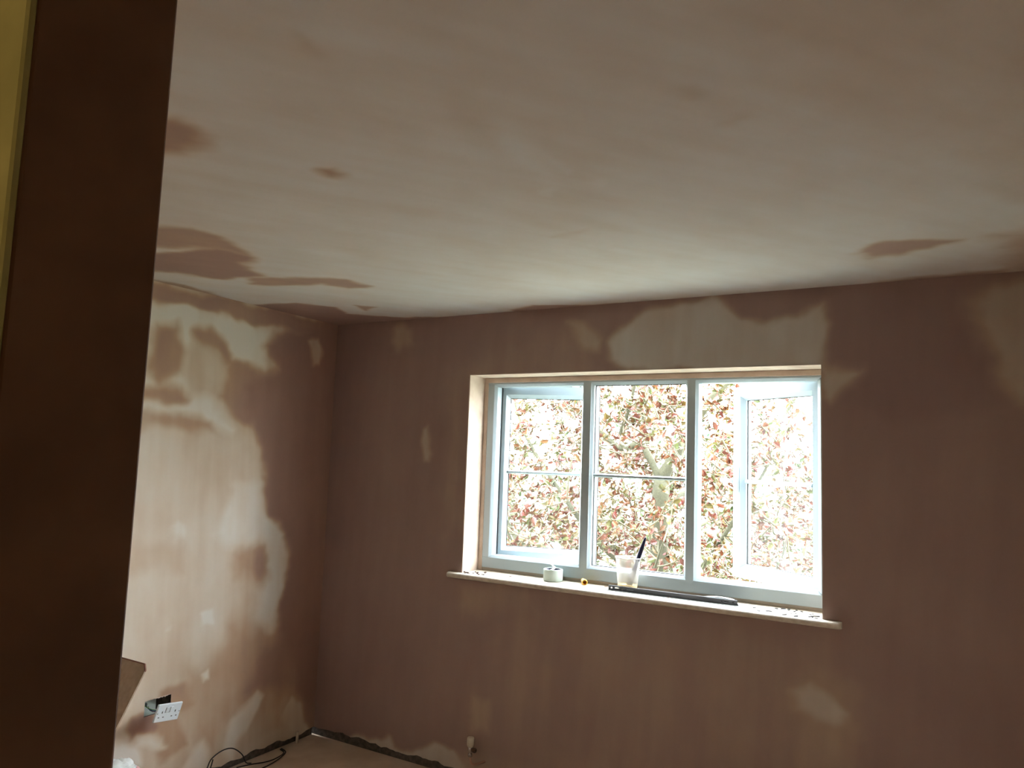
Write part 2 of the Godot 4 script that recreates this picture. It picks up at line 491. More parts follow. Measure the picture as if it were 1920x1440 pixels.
func build_room() -> void:
	var masonry := speckled(Color(0.27, 0.25, 0.23), Color(0.38, 0.35, 0.32), 0.03, 2.0, 11, 0.95)
	var skim := speckled(Color(0.78, 0.70, 0.635), Color(0.84, 0.775, 0.715), 0.012, 1.2, 12, 0.8)
	var wet := speckled(Color(0.36, 0.255, 0.185), Color(0.43, 0.31, 0.23), 0.012, 0.9, 13, 0.75)

	# back wall: masonry with a window opening, a plaster coat and plastered reveals
	var wb := structure("wall_back")
	var st := begin()
	var x0 := HOLE.position.x - 0.003
	var x1 := HOLE.end.x + 0.003
	var y0 := HOLE.position.y - 0.005
	var y1 := HOLE.end.y + 0.003
	box(st, Vector3(-0.3, -2.9, -0.30), Vector3(x0, 2.9, -0.015))
	box(st, Vector3(x1, -2.9, -0.30), Vector3(ROOM_W + 0.3, 2.9, -0.015))
	box(st, Vector3(x0, -2.9, -0.30), Vector3(x1, y0, -0.015))
	box(st, Vector3(x0, y1, -0.30), Vector3(x1, 2.9, -0.015))
	part("masonry", st, masonry, wb)
	st = begin()
	coat(st, ROOM_W, HOLE, func(u: float, v: float, d: float) -> Vector3: return Vector3(u, v, -d), Vector3.BACK, 21)
	part("plaster_coat", st, plaster("back", Vector2(9.0, 1.2), 0.05, 31, 1.0, Vector3(0.955, 1.0, 1.065)), wb)
	st = begin()
	var b := 0.004
	for s in 2:                                   # left and right reveals, with an arris
		var x: float = HOLE.position.x if s == 0 else HOLE.end.x
		var side := 1.0 if s == 0 else -1.0
		quad(st, Vector3(x, y0, -b), Vector3(x, HOLE.end.y, -b), Vector3(x, HOLE.end.y, -0.24), Vector3(x, y0, -0.24), Vector3(side, 0, 0))
		quad(st, Vector3(x - side * b, y0, 0.0005), Vector3(x - side * b, HOLE.end.y + b, 0.0005), Vector3(x, HOLE.end.y, -b), Vector3(x, y0, -b), Vector3(side, 0, 1))
	part("plaster_reveal", st, skim, wb)
	st = begin()
	quad(st, Vector3(HOLE.position.x, HOLE.end.y, -b), Vector3(HOLE.end.x, HOLE.end.y, -b), Vector3(HOLE.end.x, HOLE.end.y, -0.24), Vector3(HOLE.position.x, HOLE.end.y, -0.24), Vector3.DOWN)
	quad(st, Vector3(HOLE.position.x - b, HOLE.end.y + b, 0.0005), Vector3(HOLE.end.x + b, HOLE.end.y + b, 0.0005), Vector3(HOLE.end.x, HOLE.end.y, -b), Vector3(HOLE.position.x, HOLE.end.y, -b), Vector3(0, -1, 1))
	part("plaster_soffit", st, skim, wb)
	st = begin()                                   # plaster lapping over the frame
	box(st, Vector3(HOLE.position.x, HOLE.end.y - 0.027, -0.16), Vector3(HOLE.end.x, HOLE.end.y, FACE + 0.004), 0.003)
	part("plaster_lip", st, skim, wb)
	st = begin()
	box(st, Vector3(HOLE.position.x, SILL, -0.16), Vector3(HOLE.position.x + 0.024, HOLE.end.y - 0.027, FACE + 0.004), 0.003)
	part("plaster_lip", st, skim, wb)

	# left wall: a hole is cut for the socket
	var wl := structure("wall_left")
	var cut := Rect2(0.962, 0.392, 0.135, 0.072)
	st = begin()
	box(st, Vector3(-0.115, -0.1, 0.0), Vector3(-0.015, 2.5, cut.position.x))
	box(st, Vector3(-0.115, -0.1, cut.end.x), Vector3(-0.015, 2.5, ROOM_D + 0.12))
	box(st, Vector3(-0.115, -0.1, cut.position.x), Vector3(-0.015, cut.position.y, cut.end.x))
	box(st, Vector3(-0.115, cut.end.y, cut.position.x), Vector3(-0.015, 2.5, cut.end.x))
	box(st, Vector3(-0.115, cut.position.y, cut.position.x), Vector3(-0.065, cut.end.y, cut.end.x))
	part("masonry", st, masonry, wl)
	st = begin()
	coat(st, ROOM_D, cut, func(u: float, v: float, d: float) -> Vector3: return Vector3(-d, v, u), Vector3.RIGHT, 24)
	part("plaster_coat", st, plaster("left", Vector2(8.0, 0.9), 0.04, 41, 1.35), wl)
	st = begin()                                   # broken plaster teeth round the hole
	var z := cut.position.x
	while z < cut.end.x - 0.004:
		var wide := rng.randf_range(0.006, 0.022)
		var z1 := minf(z + wide, cut.end.x)
		var hgt := rng.randf_range(0.002, 0.009)
		slab(st, PackedVector2Array([Vector2(z - 0.001, cut.end.y + 0.001), Vector2(z1 + 0.001, cut.end.y + 0.001), Vector2(z1, cut.end.y - hgt * 0.5), Vector2(lerpf(z, z1, rng.randf_range(0.3, 0.8)), cut.end.y - hgt), Vector2(z, cut.end.y - hgt * rng.randf_range(0.2, 0.7))]), 0.0, 0.012, Transform3D(Basis(Vector3(0, 0, 1), Vector3(0, 1, 0), Vector3(-1, 0, 0)), Vector3(-0.001, 0, 0)))
		z = z1
	part("broken_edge", st, skim, wl)

	# ceiling
	var ce := structure("ceiling")
	st = begin()
	for q in [[Vector3(0, ROOM_H, 0), Vector3(ROOM_W, ROOM_H, 0), Vector3(ROOM_W, ROOM_H, ROOM_D)], [Vector3(0, ROOM_H, 0), Vector3(ROOM_W, ROOM_H, ROOM_D), Vector3(0, ROOM_H, ROOM_D)]]:
		for p in q:
			st.set_uv(Vector2(p.x / ROOM_W, p.z / ROOM_D))
			st.add_vertex(p)
	part("plaster_coat", st, plaster("ceil", Vector2(7.0, 1.6), 0.7, 51, 0.8, Vector3(0.98, 1.0, 1.05)), ce)
	st = begin()
	box(st, Vector3(-0.3, ROOM_H + 0.002, -0.3), Vector3(4.3, ROOM_H + 0.25, 4.9))
	part("ceiling_slab", st, skim, ce)

	var fl := structure("floor")
	st = begin()
	box(st, Vector3(-0.1, -0.2, -0.1), Vector3(4.3, 0.0, 4.9))
	part("floor_board", st, speckled(Color(0.76, 0.67, 0.585), Color(0.82, 0.74, 0.66), 0.01, 0.8, 14, 0.9), fl)

	# the wall with the doorway that the camera looks through, the right wall and the landing behind
	var wf := structure("wall_front")
	st = begin()
	box(st, Vector3(0, 0, ROOM_D), Vector3(2.60, ROOM_H, 3.065))
	box(st, Vector3(3.39, 0, ROOM_D), Vector3(ROOM_W, ROOM_H, 3.065))
	box(st, Vector3(2.60, 2.06, ROOM_D), Vector3(3.39, ROOM_H, 3.065))
	part("stud_wall", st, skim, wf)
	st = begin()                                   # freshly skimmed door reveal
	box(st, Vector3(2.598, 0, ROOM_D - 0.001), Vector3(2.61, 2.06, 3.066), 0.003)
	part("plaster_reveal", st, wet, wf)
	st = begin()
	box(st, Vector3(1.7, 0, 3.064), Vector3(2.609, ROOM_H, 3.072), 0.002)
	box(st, Vector3(3.40, 0, 3.064), Vector3(4.1, ROOM_H, 3.072), 0.002)
	part("landing_face", st, speckled(Color(0.58, 0.57, 0.36), Color(0.64, 0.63, 0.41), 0.02, 1.0, 15, 0.85), wf)
	var wr := structure("wall_right")
	st = begin()
	box(st, Vector3(ROOM_W, 0, -0.02), Vector3(ROOM_W + 0.12, ROOM_H, 3.07))
	part("plaster_coat", st, skim, wr)
	var wh := structure("wall_landing")
	st = begin()
	box(st, Vector3(1.6, 0, 3.06), Vector3(1.7, ROOM_H, 4.7))
	box(st, Vector3(4.1, 0, 3.06), Vector3(4.2, ROOM_H, 4.7))
	box(st, Vector3(1.6, 0, 4.6), Vector3(4.2, ROOM_H, 4.7))
	part("plaster_coat", st, skim, wh)

	# the landing's pendant bulb
	var lamp := thing("pendant_lamp", "bare warm bulb hanging on a short flex over the landing", "lamp", Vector3(2.3, ROOM_H, 4.2))
	st = begin(true)
	tube(st, [Vector3(0, 0, 0), Vector3(0, -0.25, 0)], [0.004, 0.004])
	part("flex", st, mat(Color(0.9, 0.9, 0.88), 0.5), lamp)
	st = begin(true)
	lathe(st, [Vector2(0, 0.002), Vector2(0.05, 0.0), Vector2(0.045, -0.02), Vector2(0.02, -0.03), Vector2(0, -0.03)], 24)
	part("ceiling_rose", st, mat(Color(0.9, 0.9, 0.88), 0.5), lamp)
	st = begin(true)
	var prof := []
	for i in 13:
		var a := PI * i / 12.0
		prof.append(Vector2(0.03 * sin(a), -0.28 + 0.035 * cos(a)))
	lathe(st, prof, 20)
	var glow := mat(Color(1.0, 0.9, 0.7), 0.4)
	glow.emission_enabled = true
	glow.emission = Color(1.0, 0.9, 0.68)
	glow.emission_energy_multiplier = 1.5
	part("bulb", st, glow, lamp)
	var om := OmniLight3D.new()
	om.name = "bulb_light"
	om.position = Vector3(0, -0.28, 0)
	om.light_color = Color(1.0, 0.9, 0.68)
	om.light_energy = 0.21
	om.light_size = 0.03
	om.omni_range = 8.0
	om.omni_attenuation = 2.0
	om.shadow_enabled = true
	lamp.add_child(om)

# ---------------------------------------------------------------- the window
const LIGHTS := [[1.058, 1.572], [1.639, 2.118], [2.181, 2.710]]
const LOW := 1.108
const HIGH := 2.0195

func pane(parent: Node, r: Rect2, z: float) -> void:
	var g := mat(Color(0.93, 0.98, 1.0, 0.05), 0.0)
	g.transparency = BaseMaterial3D.TRANSPARENCY_ALPHA
	var st := begin()
	var a := r.position
	var c := r.end
	quad(st, Vector3(a.x, a.y, z), Vector3(c.x, a.y, z), Vector3(c.x, c.y, z), Vector3(a.x, c.y, z), Vector3.BACK)
	part("pane", st, g, parent)

func build_window() -> void:
	var upvc := mat(Color(0.675, 0.735, 0.765), 0.32)
	var rubber := mat(Color(0.07, 0.075, 0.08), 0.6)
	var w := structure("window_1")
	var x0 := HOLE.position.x + 0.002
	var x1 := HOLE.end.x - 0.002
	var y1 := HOLE.end.y - 0.001
	var z0 := FACE - 0.07
	# outer frame
	for r in [["frame_head", x0, HIGH + 0.012, x1, y1], ["frame_rail", x0, 1.04, x1, LOW - 0.012], ["frame_jamb", x0, LOW - 0.012, LIGHTS[0][0] - 0.012, HIGH + 0.012], ["frame_jamb", LIGHTS[2][1] + 0.012, LOW - 0.012, x1, HIGH + 0.012]]:
		var st := begin()
		box(st, Vector3(r[1], r[2], z0), Vector3(r[3], r[4], FACE), 0.002)
		part(r[0], st, upvc, w)
	var sb := begin()                               # sealant under the frame
	box(sb, Vector3(x0, SILL - 0.002, z0), Vector3(x1, 1.0405, FACE - 0.004), 0.001)
	part("sealant_strip", sb, mat(Color(0.62, 0.58, 0.53), 0.7), w)
	# mullions with pointed ends, proud of the frame
	for k in 2:
		var st := begin()
		var a: float = LIGHTS[k][1] + 0.012
		var c: float = LIGHTS[k + 1][0] - 0.012
		var m := (a + c) / 2.0
		slab(st, PackedVector2Array([Vector2(a, LOW - 0.012), Vector2(m, LOW - 0.034), Vector2(c, LOW - 0.012), Vector2(c, HIGH + 0.012), Vector2(m, HIGH + 0.026), Vector2(a, HIGH + 0.012)]), z0, FACE + 0.0015)
		part("mullion", st, upvc, w)
	# the sloping bead round each light
	var bead := [Vector2(0, FACE - 0.014), Vector2(1, FACE - 0.001), Vector2(1, z0), Vector2(0, z0)]
	for l in LIGHTS:
		var inner := Rect2(l[0], LOW, l[1] - l[0], HIGH - LOW)
		for s in 4:
			var st := begin()
			member(st, inner, inner.grow(0.0125), bead, s)
			part("frame_bead", st, upvc, w)
	# fixed middle light
	var mid: Array = LIGHTS[1]
	var mi := Rect2(mid[0], LOW, mid[1] - mid[0], HIGH - LOW)
	for s in 4:
		var st := begin()
		member(st, mi.grow(-0.003), mi, [Vector2(0, FACE - 0.03), Vector2(1, FACE - 0.03), Vector2(1, FACE - 0.045), Vector2(0, FACE - 0.045)], s, 0.0)
		part("gasket", st, rubber, w)
	pane(w, mi, FACE - 0.038)
	bar(w, mid[0], mid[1], 1.560, FACE - 0.024, FACE - 0.054, upvc)
	# two casements that open outwards
	casement(w, Vector3(1.036, 0, -0.212), 0.562, 1.0, deg_to_rad(18.0), upvc, rubber)
	casement(w, Vector3(2.716, 0, -0.212), 0.556, -1.0, deg_to_rad(34.5), upvc, rubber)
	# hinge-side rubber on the frame
	for k in 2:
		var st := begin()
		var x: float = LIGHTS[0][0] if k == 0 else LIGHTS[2][1] - 0.004
		box(st, Vector3(x, LOW, z0), Vector3(x + 0.004, HIGH, z0 + 0.012), 0.001)
		part("gasket", st, rubber, w)
	# sill board with a rounded nose and horns beyond the opening
	var st := begin(true)
	var prof := []
	var top := SILL
	var bot := SILL - 0.026
	for i in 9:
		var a := PI * i / 8.0
		prof.append(Vector2(0.034 + 0.012 * sin(a), (top + bot) / 2.0 + 0.013 * cos(a)))
	# ends rounded in plan
	var rows := []
	var xa := 0.905
	var xb := 2.822
	var nx := 48
	for i in nx + 1:
		var x := lerpf(xa, xb, float(i) / nx)
		rows.append(x)
	for e in [[xa, 1.0], [xb, -1.0]]:
		for j in range(1, 6):
			rows.append(e[0] + e[1] * 0.02 * j / 6.0)
	rows.sort()
	var front := func(x: float) -> float:
		var d := minf(x - xa, xb - x)
		return 0.0 if d >= 0.02 else 0.02 - sqrt(maxf(0.0, 0.0004 - (0.02 - d) * (0.02 - d)))
	for i in rows.size() - 1:
		var xs := [rows[i], rows[i + 1]]
		var cut := [front.call(xs[0]), front.call(xs[1])]
		for j in prof.size() - 1:
			var m := Vector3(0, (prof[j].y + prof[j + 1].y) / 2.0 - (top + bot) / 2.0, (prof[j].x + prof[j + 1].x) / 2.0 - 0.034)
			quad(st, Vector3(xs[0], prof[j].y, prof[j].x - cut[0]), Vector3(xs[1], prof[j].y, prof[j].x - cut[1]), Vector3(xs[1], prof[j + 1].y, prof[j + 1].x - cut[1]), Vector3(xs[0], prof[j + 1].y, prof[j + 1].x - cut[0]), m)
	var n2 := begin()
	for i in rows.size() - 1:
		for y in [top, bot]:
			quad(n2, Vector3(rows[i], y, 0.034 - front.call(rows[i])), Vector3(rows[i + 1], y, 0.034 - front.call(rows[i + 1])), Vector3(rows[i + 1], y, 0.001), Vector3(rows[i], y, 0.001), Vector3(0, 1 if y == top else -1, 0))
	for x in [xa, xb]:
		quad(n2, Vector3(x, top, 0.014), Vector3(x, bot, 0.014), Vector3(x, bot, 0.001), Vector3(x, top, 0.001), Vector3(-1 if x == xa else 1, 0, 0))
	box(n2, Vector3(HOLE.position.x + 0.0005, bot, -0.23), Vector3(HOLE.end.x - 0.0005, top, 0.0015))
	var cream := speckled(Color(0.80, 0.76, 0.69), Color(0.87, 0.84, 0.78), 0.02, 2.5, 16, 0.45)
	var board := part("window_sill", n2, cream, w)
	part("sill_nose", st, cream, board)

func bar(parent: Node, x0: float, x1: float, y: float, z1: float, z0: float, m: Material) -> void:
	var st := begin()
	slab(st, PackedVector2Array([Vector2(z0, y - 0.006), Vector2(z0 + 0.008, y - 0.0095), Vector2(z1 - 0.008, y - 0.0095), Vector2(z1, y - 0.004), Vector2(z1, y + 0.004), Vector2(z1 - 0.008, y + 0.0095), Vector2(z0 + 0.008, y + 0.0095), Vector2(z0, y + 0.006)]), 0.0, x1 - x0, Transform3D(Basis(Vector3(0, 0, 1), Vector3(0, 1, 0), Vector3(-1, 0, 0)), Vector3(x1, 0, 0)))
	part("glazing_bar", st, m, parent)

func casement(w: Node, hinge: Vector3, width: float, dir: float, angle: float, upvc: Material, rubber: Material) -> void:
	var s := Node3D.new()
	s.name = "casement"
	w.add_child(s, true)
	s.position = hinge
	s.rotation.y = angle * dir
	var lo := 1.084
	var hi := 2.030
	var a := 0.0 if dir > 0 else -width
	var outer := Rect2(a, lo, width, hi - lo)
	var inner := outer.grow(-0.066)
	# a deep section: face, bead sloping to the glass, and a step outside
	var section := [Vector2(0, -0.022), Vector2(0.26, -0.004), Vector2(0.30, 0.0), Vector2(1, 0.0), Vector2(1, -0.062), Vector2(0.12, -0.062), Vector2(0, -0.05)]
	for side in 4:
		var st := begin()
		member(st, inner, outer, section, side)
		part("sash_rail" if side % 2 == 0 else "sash_stile", st, upvc, s)
	for side in 4:
		var st := begin()
		member(st, inner.grow(-0.003), inner.grow(0.001), [Vector2(0, -0.031), Vector2(1, -0.030), Vector2(1, -0.039), Vector2(0, -0.038)], side, 0.0)
		part("gasket", st, rubber, s)
	for side in 4:                                  # weather seal round the edge
		var st := begin()
		member(st, outer.grow(-0.001), outer.grow(0.0035), [Vector2(0, -0.016), Vector2(1, -0.018), Vector2(1, -0.030), Vector2(0, -0.032)], side, 0.0)
		part("weather_seal", st, rubber, s)
	pane(s, inner.grow(0.002), -0.035)
	bar(s, inner.position.x, inner.end.x, 1.556, -0.012, -0.060, upvc)
	# handle on the free stile
	var fx := (width - 0.03) * dir
	var st2 := begin()
	box(st2, Vector3(fx - 0.014, 1.50, 0.0), Vector3(fx + 0.014, 1.63, 0.010), 0.004)
	box(st2, Vector3(fx - 0.011, 1.545, 0.008), Vector3(fx + 0.011, 1.571, 0.042), 0.004)
	box(st2, Vector3(minf(fx - 0.011 * dir, fx + 0.085 * dir), 1.548, 0.030), Vector3(maxf(fx - 0.011 * dir, fx + 0.085 * dir), 1.568, 0.044), 0.005)
	part("handle", st2, upvc, s)

# ---------------------------------------------------------------- things on the sill
func build_sill_things() -> void:
	# roll of tape
	var tape := thing("tape_roll", "short fat roll of white tape with a dark blue core on the sill", "tape", Vector3(1.468, SILL, -0.098))
	var st := begin(true)
	lathe(st, [Vector2(0.028, 0.002), Vector2(0.046, 0.0), Vector2(0.049, 0.004), Vector2(0.049, 0.055), Vector2(0.0475, 0.058), Vector2(0.0395, 0.058)], 40)
	part("tape", st, mat(Color(0.84, 0.90, 0.87), 0.5), tape)
	st = begin(true)
	lathe(st, [Vector2(0.037, 0.057), Vector2(0.037, 0.002)], 36, Transform3D(), -1.0)
	lathe(st, [Vector2(0.0405, 0.0582), Vector2(0.037, 0.0588), Vector2(0.037, 0.05)], 36)
	part("core", st, mat(Color(0.10, 0.16, 0.30), 0.5), tape)
	st = begin()
	var strip := [Vector3(0.012, 0.0600, 0.047), Vector3(0.004, 0.0605, 0.010), Vector3(-0.006, 0.0610, -0.026), Vector3(-0.018, 0.066, -0.040), Vector3(-0.034, 0.074, -0.046)]
	for i in strip.size() - 1:
		var wd := 0.0065 if i < 3 else 0.004
		var sv := Vector3(wd, 0, -0.002)
		quad(st, strip[i] - sv, strip[i] + sv, strip[i + 1] + sv, strip[i + 1] - sv, Vector3.UP)
		quad(st, strip[i] - sv - Vector3(0, 0.001, 0), strip[i] + sv - Vector3(0, 0.001, 0), strip[i + 1] + sv - Vector3(0, 0.001, 0), strip[i + 1] - sv - Vector3(0, 0.001, 0), Vector3.DOWN)
	part("loose_end", st, mat(Color(0.90, 0.93, 0.91), 0.5), tape)

	# small yellow tube lying on its side
	var axis := Vector3(0.035, -0.002, 0.05).normalized()
	var side := axis.cross(Vector3.UP).normalized()
	var tb := thing("plastic_tube", "stubby yellow plastic tube lying on its side with its open end forward", "tube", Vector3(1.640, SILL + 0.0142, -0.098))
	tb.basis = Basis(side, axis, side.cross(axis))
	st = begin(true)
	lathe(st, [Vector2(0.0, -0.045), Vector2(0.005, -0.045), Vector2(0.006, -0.036), Vector2(0.0105, -0.033), Vector2(0.0125, -0.012), Vector2(0.014, 0.0), Vector2(0.014, 0.018), Vector2(0.013, 0.0195), Vector2(0.0098, 0.0195)], 24)
	part("shell", st, mat(Color(0.90, 0.72, 0.24), 0.45), tb)
	st = begin(true)
	lathe(st, [Vector2(0.0098, 0.0195), Vector2(0.0085, -0.012), Vector2(0.0, -0.012)], 24, Transform3D(), -1.0)
	part("bore", st, mat(Color(0.72, 0.47, 0.06), 0.5), tb)
	st = begin(true)
	lathe(st, [Vector2(0.0138, -0.003), Vector2(0.0144, -0.002), Vector2(0.0145, 0.006), Vector2(0.0139, 0.007)], 24)
	part("band", st, mat(Color(0.62, 0.40, 0.36), 0.6), tb)

	# translucent beaker with a little liquid, a brush standing in it
	var cup := thing("beaker", "translucent white plastic beaker with a little cream liquid at its bottom", "cup", Vector3(1.866, SILL, -0.101))
	var milky := mat(Color(0.97, 0.95, 0.92, 0.33), 0.4)
	milky.transparency = BaseMaterial3D.TRANSPARENCY_ALPHA
	st = begin(true)
	lathe(st, [Vector2(0, 0.001), Vector2(0.040, 0.001), Vector2(0.0445, 0.005), Vector2(0.048, 0.03), Vector2(0.0575, 0.142), Vector2(0.0600, 0.150), Vector2(0.0625, 0.153), Vector2(0.0600, 0.154), Vector2(0.0565, 0.150)], 48)
	part("wall", st, milky, cup)
	st = begin(true)
	lathe(st, [Vector2(0.0598, 0.1495), Vector2(0.0632, 0.1515), Vector2(0.0632, 0.1545), Vector2(0.0598, 0.1555), Vector2(0.0575, 0.1530), Vector2(0.0598, 0.1495)], 48)
	var rim := mat(Color(0.96, 0.95, 0.93, 0.75), 0.4)
	rim.transparency = BaseMaterial3D.TRANSPARENCY_ALPHA
	part("rim", st, rim, cup)
	st = begin(true)
	lathe(st, [Vector2(0, 0.003), Vector2(0.0395, 0.003), Vector2(0.0435, 0.007), Vector2(0.0462, 0.027), Vector2(0, 0.027)], 40)
	part("liquid", st, mat(Color(0.90, 0.78, 0.52), 0.3), cup)

	var br := thing("paintbrush", "paintbrush with a navy blue handle standing in the translucent beaker", "brush")
	var p0 := Vector3(1.873, SILL + 0.012, -0.092)
	var p1 := Vector3(1.948, 1.266, -0.100)
	var up := (p1 - p0).normalized()
	var sd := up.cross(Vector3.BACK).normalized()
	br.transform = Transform3D(Basis(sd, up, sd.cross(up)), p0)
	var sec := func(stt: SurfaceTool, rows: Array) -> void:
		for i in rows.size() - 1:
			for k in 16:
				var q := []
				for c in [[i, k], [i, k + 1], [i + 1, k + 1], [i + 1, k]]:
					var t: float = TAU * c[1] / 16.0
					q.append(Vector3(rows[c[0]][1] * cos(t), rows[c[0]][0], rows[c[0]][2] * sin(t)))
				var o: Vector3 = (q[0] + q[1] + q[2] + q[3]) / 4.0
				if rows[i][1] > 1e-5:
					tri(stt, q[0], q[1], q[2], Vector3(o.x, 0, o.z))
				if rows[i + 1][1] > 1e-5:
					tri(stt, q[0], q[2], q[3], Vector3(o.x, 0, o.z))
	st = begin(true)
	sec.call(st, [[0.0, 0.012, 0.004], [0.025, 0.0155, 0.006], [0.05, 0.015, 0.0065]])
	part("bristles", st, mat(Color(0.42, 0.42, 0.40), 0.8), br)
	st = begin(true)
	sec.call(st, [[0.046, 0.0160, 0.0072], [0.05, 0.0162, 0.0075], [0.085, 0.0145, 0.0080], [0.088, 0.0138, 0.0078]])
	part("ferrule", st, mat(Color(0.62, 0.63, 0.64), 0.3, 0.9), br)
	st = begin(true)
	sec.call(st, [[0.084, 0.0132, 0.0072], [0.10, 0.0105, 0.0075], [0.125, 0.0085, 0.0070], [0.165, 0.0105, 0.0075], [0.20, 0.0100, 0.0070], [0.235, 0.0072, 0.0058], [0.250, 0.0050, 0.0045], [0.2560, 0.0025, 0.0025], [0.2575, 0.0, 0.0]])
	part("brush_handle", st, mat(Color(0.05, 0.09, 0.24), 0.35), br)

	# pressed steel channel with slots near its ends
	var ch := thing("metal_channel", "long dark grey metal channel with slotted ends lying in front of the beaker", "channel", Vector3(1.792, SILL, -0.042))
	ch.rotation.y = 0.012
	var steel := mat(Color(0.27, 0.28, 0.30), 0.55, 0.2)
	var length := 0.606
	st = begin()
	var holes := [[0.012, 0.020, 0.009, 0.016], [0.032, 0.054, 0.011, 0.017], [0.066, 0.073, 0.006, 0.013], [0.530, 0.536, 0.008, 0.014], [0.546, 0.566, 0.009, 0.014], [0.580, 0.588, 0.008, 0.015]]
	var at := 0.0
	var zb := -0.004
	for h in holes + [[length - 0.008, length - 0.008, 0, 0]]:
		box(st, Vector3(at, 0.0, zb), Vector3(h[0], 0.0225, zb + 0.002))
		if h[1] > h[0]:
			box(st, Vector3(h[0], 0.0, zb), Vector3(h[1], h[2], zb + 0.002))
			box(st, Vector3(h[0], h[3], zb), Vector3(h[1], 0.0225, zb + 0.002))
		at = h[1]
	slab(st, PackedVector2Array([Vector2(at, 0.0), Vector2(length + 0.004, 0.0), Vector2(at + 0.004, 0.012), Vector2(at + 0.006, 0.0225), Vector2(at, 0.0225)]), zb, zb + 0.002)
	part("web", st, steel, ch)
	st = begin()
	box(st, Vector3(0.0, 0.0205, -0.012), Vector3(length - 0.006, 0.0225, zb), 0.0005)
	part("top_flange", st, steel, ch)
	st = begin()
	slab(st, PackedVector2Array([Vector2(-0.012, -0.010), Vector2(-0.004, -0.018), Vector2(0.02, -0.018), Vector2(length, -0.018), Vector2(length + 0.008, -0.006), Vector2(length - 0.004, 0.002), Vector2(0.0, 0.002), Vector2(-0.012, -0.002)]), 0.0, 0.002, Transform3D(Basis(Vector3(1, 0, 0), Vector3(0, 0, 1), Vector3(0, -1, 0)), Vector3(0, 0.002, 0.012)))
	part("base_flange", st, mat(Color(0.66, 0.69, 0.72), 0.3, 0.7), ch)
	st = begin()
	for i in 7:                                      # a row of stamped marks too small to read
		box(st, Vector3(0.092 + i * 0.005, 0.0095, zb + 0.0018), Vector3(0.0955 + i * 0.005, 0.0130, zb + 0.0024))
	part("stamped_mark", st, mat(Color(0.55, 0.57, 0.60), 0.5, 0.2), ch)

	# slim tapered tool
	var tl := thing("scraper", "slim pointed dark tool with a pale upper face lying behind the metal channel", "tool")
	var a0 := Vector3(2.196, SILL, -0.106)
	var a1 := Vector3(2.372, SILL, -0.096)
	var dx := (a1 - a0).normalized()
	tl.transform = Transform3D(Basis(dx, Vector3.UP, dx.cross(Vector3.UP)), a0)
	var ln := a0.distance_to(a1)
	for half in 2:
		st = begin(true)
		var rows := 14
		for i in rows:
			var q := []
			for c in [i, i + 1]:
				var t := float(c) / rows
				var hh := 0.003 + 0.021 * pow(sin(PI * minf(t * 0.72 + 0.02, 1.0)), 0.8)
				var wd := 0.002 + 0.011 * minf(1.0, t * 2.2) * (1.0 - 0.35 * maxf(0.0, t - 0.7) / 0.3)
				var ring := []
				for k in 9:
					var an := PI * k / 8.0
					if half == 0:
						ring.append(Vector3(t * ln, hh * 0.84 + hh * 0.16 * sin(an), wd * cos(an)))
					else:
						ring.append(Vector3(t * ln, hh * 0.84 * (1.0 - sin(an)), wd * cos(an) * 0.95))
				q.append(ring)
			for k in 8:
				var m: Vector3 = (q[0][k] + q[1][k + 1]) / 2.0
				quad(st, q[0][k], q[0][k + 1], q[1][k + 1], q[1][k], Vector3(0, 1.0 if half == 0 else -1.0, signf(m.z) * 0.3 if half == 0 else m.z * 90.0))
		part("top_shell" if half == 0 else "grip", st, mat(Color(0.62, 0.64, 0.66), 0.35, 0.5) if half == 0 else mat(Color(0.07, 0.075, 0.085), 0.5), tl)
	st = begin()
	box(st, Vector3(ln - 0.003, 0.0015, -0.008), Vector3(ln + 0.004, 0.012, 0.008), 0.002)
	part("end_cap", st, mat(Color(0.08, 0.085, 0.09), 0.5), tl)

	# crumbs of plaster and dead leaf
	var bits := [mat(Color(0.26, 0.17, 0.13), 0.9), mat(Color(0.18, 0.17, 0.17), 0.9), mat(Color(0.55, 0.45, 0.38), 0.9)]
	var spots := []
	for i in 16:
		spots.append([Vector3(rng.randf_range(0.985, 1.11), SILL, rng.randf_range(-0.075, 0.012)), 0])
	for i in 24:
		spots.append([Vector3(rng.randf_range(2.46, 2.735), SILL, rng.randf_range(-0.125, 0.015)), 1])
	for i in 10:
		spots.append([Vector3(rng.randf_range(1.15, 2.4), SILL, rng.randf_range(-0.14, 0.02)), 2])
	for sp in spots:
		var g := begin()
		var big := rng.randf_range(0.003, 0.008)
		var stretch := rng.randf_range(1.0, 2.6) if sp[1] != 0 else rng.randf_range(0.8, 1.5)
		var outline := PackedVector2Array()
		var nn := rng.randi_range(5, 7)
		for k in nn:
			var an := TAU * k / nn
			outline.append(Vector2(cos(an) * big * stretch, sin(an) * big) * rng.randf_range(0.6, 1.1))
		slab(g, outline, 0.0, rng.randf_range(0.0015, 0.005 if sp[1] == 0 else 0.003), Transform3D(Basis(Vector3.RIGHT, Vector3.FORWARD, Vector3.UP).rotated(Vector3.UP, rng.randf() * TAU), Vector3.ZERO))
		var f := MeshInstance3D.new()
		g.generate_normals()
		f.mesh = g.commit()
		f.material_override = bits[sp[1]]
		f.position = sp[0]
		var words: Array = [["brown plaster crumb on the far left end of the cream window sill", "crumbs at the left end of the sill"], ["dark grey flake on the right end of the cream window sill", "flakes at the right end of the sill"], ["tiny loose speck along the middle of the cream window sill", "specks along the middle of the sill"]][sp[1]]
		add_numbered(f, "plaster_flake")
		meta(f, words[0], "debris", words[1])

